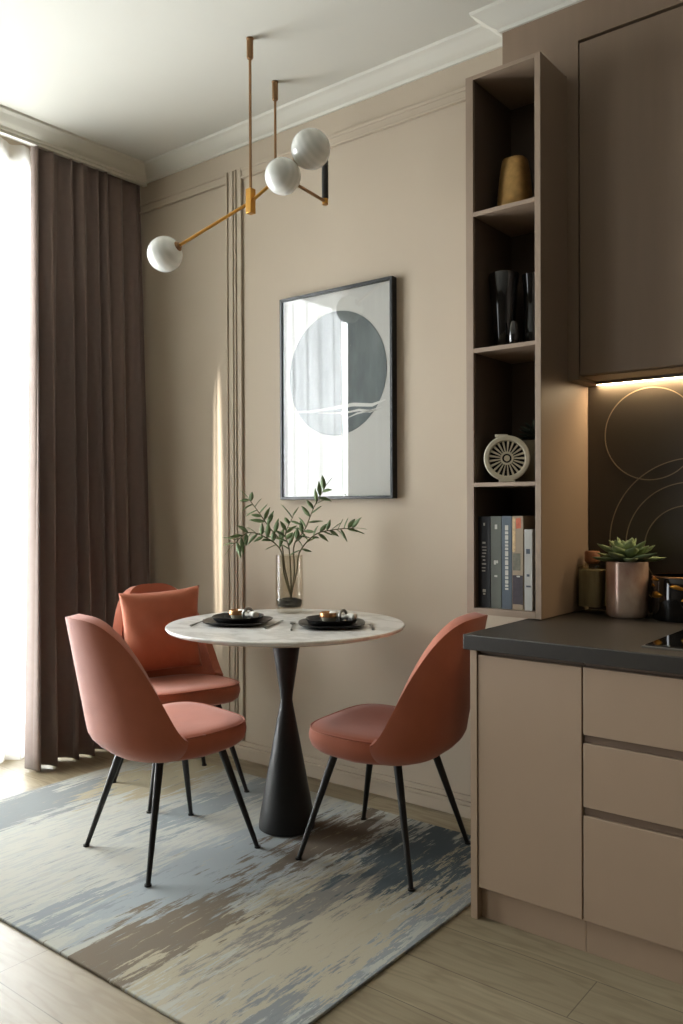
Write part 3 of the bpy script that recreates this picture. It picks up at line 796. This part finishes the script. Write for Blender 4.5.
# jar
jr = empty('glass_jar', (-1.146, 2.885, CT+.0005), 0, 'square ribbed olive glass jar with a wooden stopper in the corner of the counter', 'jar')
bm = bmesh.new(); lathe(bm, [(0, 0), (.046, 0), (.048, .003), (.048, .160), (.044, .168), (.026, .170), (.026, .176), (.022, .176), (.022, .168), (.042, .160), (.044, .022), (0, .020)], 64, n=6)
obj('glass_body', bm, M_JARGLASS, jr, smooth=True, auto=30)
bm = bmesh.new(); lathe(bm, [(0, .021), (.040, .021), (.0405, .150), (0, .151)], 48, n=6); obj('grain_filling', bm, mat('jar_filling', '#bab198', .7, bump=.6, bscale=80, var=.3, vscale=25, stretch=(1, 1, .15)), jr, smooth=True, auto=30)
bm = bmesh.new(); lathe(bm, [(0, .172), (.020, .172), (.022, .178), (.027, .180), (.027, .212), (.024, .217), (0, .217)], 40); obj('stopper', bm, M_WOODWALL, jr, smooth=True, auto=40)

# succulent pot
pt = empty('flower_pot', (-1.004, 2.835, CT+.0005), 0, 'rose gold mercury glass pot on the counter holding the green succulent', 'pot')
bm = bmesh.new(); lathe(bm, [(0, 0), (.062, 0), (.067, .005), (.069, .02), (.070, .185), (.0685, .189), (.066, .187), (.065, .02), (0, .015)], 64)
obj('pot_body', bm, M_POT, pt, smooth=True, auto=40)
bm = bmesh.new(); lathe(bm, [(0, .150), (.0640, .152), (.050, .160), (0, .163)], 40); obj('soil', bm, M_SOIL, pt, smooth=True)
def fleshy(bm, p, az, el, L, w, th, droop=.2):
    d = Vector((math.cos(az)*math.cos(el), math.sin(az)*math.cos(el), math.sin(el))); s = Vector((-math.sin(az), math.cos(az), 0)); n_ = s.cross(d)*-1
    if n_.z < 0: n_ = -n_
    prev = None
    for t, ww in ((0, .45), (.2, .7), (.45, 1), (.65, .98), (.82, .68), (.93, .35), (1, .06)):
        c = p + d*L*t + Vector((0, 0, L*(-droop*t*t + .25*droop*t**4*2)))
        rg = []
        for k in range(8):
            a = 2*PI*k/8; y = math.sin(a)
            rg.append(bm.verts.new(c + s*math.cos(a)*w*ww/2 + n_*(y*th*ww/2*(1 if y < 0 else .35) + .12*w*abs(math.cos(a))*ww)))
        if prev:
            for k in range(8): bm.faces.new((prev[k], prev[(k+1) % 8], rg[(k+1) % 8], rg[k]))
        else: bm.faces.new(rg[::-1])
        prev = rg
    bm.faces.new(prev)
def succulent(name, loc, m, R0, label, layers, parent=None, seed=1):
    rnd = random.Random(seed); o = empty(name, loc, 0, label, 'plant')
    bm = bmesh.new(); tube(bm, [(0, 0, 0), (0, 0, .035*R0/.1)], .014*R0/.1, 12); obj('stem', bm, M_STEM, o, smooth=True)
    for cnt_, el, L, w, z in layers:
        bm = bmesh.new()
        for k in range(cnt_):
            a = 2*PI*k/cnt_ + rnd.uniform(-.15, .15) + z*40
            fleshy(bm, Vector((math.cos(a)*.008, math.sin(a)*.008, z)), a, el + rnd.uniform(-.12, .12), L*rnd.uniform(.88, 1.1), w, w*.4)
        obj('leaf_rosette', bm, m, o, smooth=True)
    return o
succulent('succulent', (-1.004, 2.835, CT+.163), M_SUCC, .1, 'green succulent rosette growing from the rose gold pot',
          [(9, .34, .120, .046, .024), (8, .58, .108, .048, .034), (7, .86, .088, .044, .042), (5, 1.12, .068, .036, .048), (3, 1.4, .046, .026, .052)], seed=4)

# dark canister with gold leaves right of the pot
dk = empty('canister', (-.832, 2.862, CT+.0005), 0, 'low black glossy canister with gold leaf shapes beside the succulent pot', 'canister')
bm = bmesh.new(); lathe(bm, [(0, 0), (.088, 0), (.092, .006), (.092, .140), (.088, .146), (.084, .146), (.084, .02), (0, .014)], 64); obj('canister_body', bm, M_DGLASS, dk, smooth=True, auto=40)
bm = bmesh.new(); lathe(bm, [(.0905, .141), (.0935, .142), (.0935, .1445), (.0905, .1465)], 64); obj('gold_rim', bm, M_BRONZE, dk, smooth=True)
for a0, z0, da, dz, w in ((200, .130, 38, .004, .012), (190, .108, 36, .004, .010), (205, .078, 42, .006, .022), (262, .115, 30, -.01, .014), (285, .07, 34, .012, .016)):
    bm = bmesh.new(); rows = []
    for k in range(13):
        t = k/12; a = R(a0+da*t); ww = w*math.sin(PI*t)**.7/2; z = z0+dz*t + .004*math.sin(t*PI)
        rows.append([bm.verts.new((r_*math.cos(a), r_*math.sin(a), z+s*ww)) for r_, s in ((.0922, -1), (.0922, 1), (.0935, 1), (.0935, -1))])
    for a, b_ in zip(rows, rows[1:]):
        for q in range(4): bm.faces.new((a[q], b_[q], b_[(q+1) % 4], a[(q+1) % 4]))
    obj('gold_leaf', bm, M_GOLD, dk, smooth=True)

# ------------------------------------------------------------------ things on the shelves
# amber vase
bm = bmesh.new(); lathe(bm, [(0, 0), (.054, 0), (.059, .005), (.057, .07), (.049, .15), (.042, .198), (.040, .202), (.037, .199), (.041, .14), (.050, .03), (0, .02)], 48, n=3)
v = obj('vase', bm, M_AMBER, smooth=True, auto=50, loc=(-1.352, 2.70, 2.2475)); tag(v, 'tapered amber-gold vase standing alone on the topmost shelf', 'vase')
# black glass vases
bm = bmesh.new(); lathe(bm, [(0, 0), (.030, 0), (.034, .004), (.042, .13), (.055, .265), (.054, .272), (.051, .270), (.037, .12), (.030, .02), (0, .015)], 48)
v = obj('vase', bm, M_DGLASS, smooth=True, auto=50, loc=(-1.385, 2.675, 1.7725)); tag(v, 'tall black glass vase on the second shelf, the broader one next to the wall side', 'vase')
bm = bmesh.new(); lathe(bm, [(0, 0), (.030, 0), (.034, .005), (.033, .06), (.027, .13), (.030, .20), (.036, .258), (.034, .260), (.030, .256), (.024, .19), (.022, .13), (.028, .02), (0, .015)], 48)
v = obj('vase', bm, M_DGLASS, smooth=True, auto=50, loc=(-1.288, 2.700, 1.7725)); tag(v, 'tall waisted black glass vase on the second shelf, the slimmer one', 'vase')
bm = bmesh.new(); lathe(bm, [(0, 0), (.013, 0), (.016, .003), (.017, .04), (.014, .078), (.010, .085), (0, .086)], 32)
v = obj('bottle', bm, M_DGLASS, smooth=True, auto=50, loc=(-1.315, 2.612, 1.7725)); tag(v, 'tiny black glass bottle standing in front of the two tall vases', 'bottle')

# spoked disc ornament + box planter
oz = 1.3045
fanv = empty('disc_vase', (-1.349, 2.625, oz), R(28), 'round cream disc vase pierced with radial slots on the third shelf', 'vase')
rr, cz, th = .079, .084, .022
bm = bmesh.new(); NS = 21
def ann(bm, r0, r1, y0, y1, seg=84):
    A_ = []
    for k in range(seg):
        a = 2*PI*k/seg
        A_.append([bm.verts.new((r_*math.cos(a), y, cz+r_*math.sin(a))) for r_, y in ((r0, y0), (r1, y0), (r1, y1), (r0, y1))])
    for k in range(seg):
        a, b_ = A_[k], A_[(k+1) % seg]
        for q in range(4): bm.faces.new((a[q], b_[q], b_[(q+1) % 4], a[(q+1) % 4]))
ann(bm, .061, rr, -th, th)
obj('outer_ring', bm, M_WHITECER, fanv, bevel=.004)
bm = bmesh.new(); ann(bm, .001, .010, -th*.8, th*.8); ann(bm, .016, .023, -th*.95, th*.8)
for k in range(NS):
    a = 2*PI*k/NS; mt = Matrix.Translation((0, 0, cz)) @ Matrix.Rotation(a, 4, 'Y')
    vs_ = box(bm, .024, .063, -th*.75, th*.75, -.0018, .0018)
    for v_ in vs_:
        if v_.co.x > .05: v_.co.z *= 2.1
    bmesh.ops.transform(bm, matrix=mt, verts=vs_)
obj('radial_spokes', bm, M_WHITECER, fanv)
bm = bmesh.new(); lathe(bm, [(0, cz-.0), (.063, cz-.0)], 4)
bm.free(); bm = bmesh.new(); ann(bm, .001, .060, th*.3, th*.6); obj('dark_interior', bm, M_BLACK, fanv)
bxo('neck', (-.040, .004, -.018, .018, cz+rr-.006, cz+rr+.004), M_WHITECER, fanv, bevel=.003)
bxo('foot', (-.028, .028, -th, th, 0, .010), M_WHITECER, fanv, bevel=.003)
pl = empty('planter', (-1.296, 2.755, oz), 0, 'olive box planter behind the round disc vase, holding a dark plant', 'planter')
bxo('box_body', (-.062, .062, -.055, .055, 0, .150), M_OLIVEPOT, pl, bevel=.003)
bxo('soil', (-.055, .055, -.048, .048, .1505, .153), M_SOIL, pl, bevel=0)
succulent('dark_plant', (-1.296, 2.755, oz+.1535), M_DKLEAF, .08, 'dark bushy little plant in the olive box planter', [(10, .25, .070, .026, .006), (9, .6, .066, .026, .016), (7, .95, .060, .024, .026), (4, 1.3, .045, .02, .034)], seed=9)

# books
books = [ # x0, x1, height, depth, y front, cover, label
 (-1.4400, -1.3935, .318, '#17181a', 'thick black book with pale spine lettering, next to the shelf side', 'n1'),
 (-1.3915, -1.3505, .319, '#565950', 'grey-green book between the black and the blue ones', 'n2'),
 (-1.3490, -1.3110, .320, '#465059', 'blue-grey book with a long pale title down its spine', 'n3'),
 (-1.3095, -1.2680, .320, '#8d7c66', 'book with an orange and beige picture spine', 'n4'),
 (-1.2640, -1.2350, .275, '#a5a39c', 'shortest, slim whitish book at the kitchen end of the row', 'n5')]
BZ, BY = .8685, 2.585
M_LET = mat('spine_lettering', '#b9b6ac', .7)
for x0, x1, h, colr, lab, kd in books:
    t = empty('book', ((x0+x1)/2, BY, BZ), 0, lab + ' on the lowest shelf', 'book', 'books on the lowest shelf')
    w2 = (x1-x0)/2
    cm = mat('cover_'+kd, colr, .5, var=.12, vscale=8)
    bm = bmesh.new(); box(bm, -w2, -w2+.003, .001, .225, 0, h); box(bm, w2-.003, w2, .001, .225, 0, h); box(bm, -w2, w2, 0, .003, 0, h); obj('cover', bm, cm, t, bevel=.0008)
    bxo('pages', (-w2+.0032, w2-.0032, .0035, .219, .004, h-.004), M_PAPER, t, bevel=0)
    rb = random.Random(kd)
    bm = bmesh.new()
    few = True
    ink = M_LET if kd != 'n5' else mat('dark_ink', '#3f4750', .7)
    def mk(xa, xb, za, zb):
        if few:
            b2 = bmesh.new(); box(b2, xa, xb, -.0006, .0002, za, zb); obj('spine_mark', b2, ink, t)
        else: box(bm, xa, xb, -.0006, .0002, za, zb)
    if kd == 'n1':
        z = h*.72
        while z > h*.38:
            s = rb.uniform(.006, .014); mk(-.009+rb.uniform(-.002, .004), .006+rb.uniform(-.005, .004), z-s*.45, z); z -= s+.003
        mk(-.003, .003, h*.90, h*.93); mk(-.006, .006, h*.17, h*.20); mk(-.004, .004, h*.14, h*.16)
    elif kd == 'n2':
        mk(-.004, .005, h*.86, h*.91); mk(-.008, .000, h*.475, h*.52); mk(.001, .008, h*.49, h*.52); mk(-.006, .005, h*.34, h*.36)
    elif kd == 'n3':
        z = h*.90
        while z > h*.20:
            s = rb.uniform(.006, .018); mk(-.006, .006, max(h*.18, z-s), z); z -= s+.0035
    elif kd == 'n5':
        mk(-.008, .006, h*.70, h*.76); mk(-.006, .004, h*.42, h*.45); mk(-.008, .008, h*.29, h*.31)
    elif kd == 'n4':
        mk(-.004, .008, h*.35, h*.365)
    if few: bm.free()
    else: obj('spine_lettering', bm, ink, t)
    if kd == 'n4':
        for nm, cc, za, zb, xa, xb in (('orange_patch', '#b0583a', h*.87, h*.975, -.006, .012), ('grey_picture', '#5d5b4c', h*.42, h*.60, -.018, .010), ('dark_picture', '#2f262c', h*.06, h*.37, -.019, .019), ('beige_picture', '#b59a72', h*.62, h*.985, -.0195, -.008)):
            bm = bmesh.new(); box(bm, xa, xb, -.0005, .0003, za, zb); bmesh.ops.subdivide_edges(bm, edges=bm.edges, cuts=2)
            for v_ in bm.verts: v_.co.z += .004*noise.noise(v_.co*90)
            obj(nm, bm, mat(nm, cc, .6, var=.3, vscale=60), t)

# ------------------------------------------------------------------ light
def area(name, loc, rot, sx, sy, power, col):
    l = bpy.data.lights.new(name, 'AREA'); l.shape = 'RECTANGLE'; l.size = sx; l.size_y = sy; l.energy = power; l.color = col; l.spread = R(125)
    o = bpy.data.objects.new(name, l); C.objects.link(o); o.location = loc; o.rotation_euler = rot; return o
DAY = (.93, .97, 1.0)
area('daylight_and_fill', (XL-.30, (W1[0]+W1[1])/2, 1.40), (0, R(-90), 0), 2.75, 2.2, 425, DAY)
area('daylight_and_fill', (XL-.30, (W_FILL[0]+W_FILL[1])/2, 1.45), (0, R(-90), 0), 2.9, 1.6, 90, DAY)  # added fill lamp outside the unseen second opening
# low shaft of light slipping past the edge of the drape
sl = bpy.data.lights.new('low_sun_shaft', 'SPOT'); sl.energy = 900; sl.color = (1, .93, .82); sl.spot_size = R(27); sl.spot_blend = .55; sl.shadow_soft_size = .02
so = bpy.data.objects.new('low_sun_shaft', sl); C.objects.link(so)
tgt = Vector((-3.058, YB, 1.20)); dirn = Vector((.40, .92, -.02)).normalized()
so.location = tgt - dirn*3.3
so.rotation_euler = dirn.to_track_quat('-Z', 'Y').to_euler()
so.scale = (.034, 1, 1)
sl.energy = 6500

w = bpy.data.worlds.new('world'); scene.world = w; w.use_nodes = True
w.node_tree.nodes['Background'].inputs[0].default_value = (.85, .93, 1, 1); w.node_tree.nodes['Background'].inputs[1].default_value = 1.2

# ------------------------------------------------------------------ camera
yaw, pitch, roll = .6714, -.00552, .00365
f_ = Vector((-math.sin(yaw)*math.cos(pitch), math.cos(yaw)*math.cos(pitch), math.sin(pitch)))
r_ = Vector((math.cos(yaw), math.sin(yaw), 0)); d_ = f_.cross(r_)
r2 = r_*math.cos(roll) + d_*math.sin(roll); d2 = -r_*math.sin(roll) + d_*math.cos(roll)
cam = bpy.data.cameras.new('camera'); co = bpy.data.objects.new('camera', cam); C.objects.link(co)
mw = Matrix(((r2.x, -d2.x, -f_.x, 0), (r2.y, -d2.y, -f_.y, 0), (r2.z, -d2.z, -f_.z, 1.22), (0, 0, 0, 1)))
co.matrix_world = mw
cam.sensor_width = 36; cam.lens = 830.64/1024*36; cam.clip_start = .01
scene.camera = co
scene.view_settings.view_transform = 'Standard'; scene.view_settings.look = 'None'
scene.view_settings.exposure = 0.0; scene.view_settings.gamma = 1; scene.view_settings.use_curve_mapping = False
scene.cycles.max_bounces = 8; scene.cycles.transparent_max_bounces = 16
scene.cycles.use_denoising = True
scene.cycles.caustics_reflective = False; scene.cycles.caustics_refractive = False
scene.cycles.sample_clamp_indirect = 3
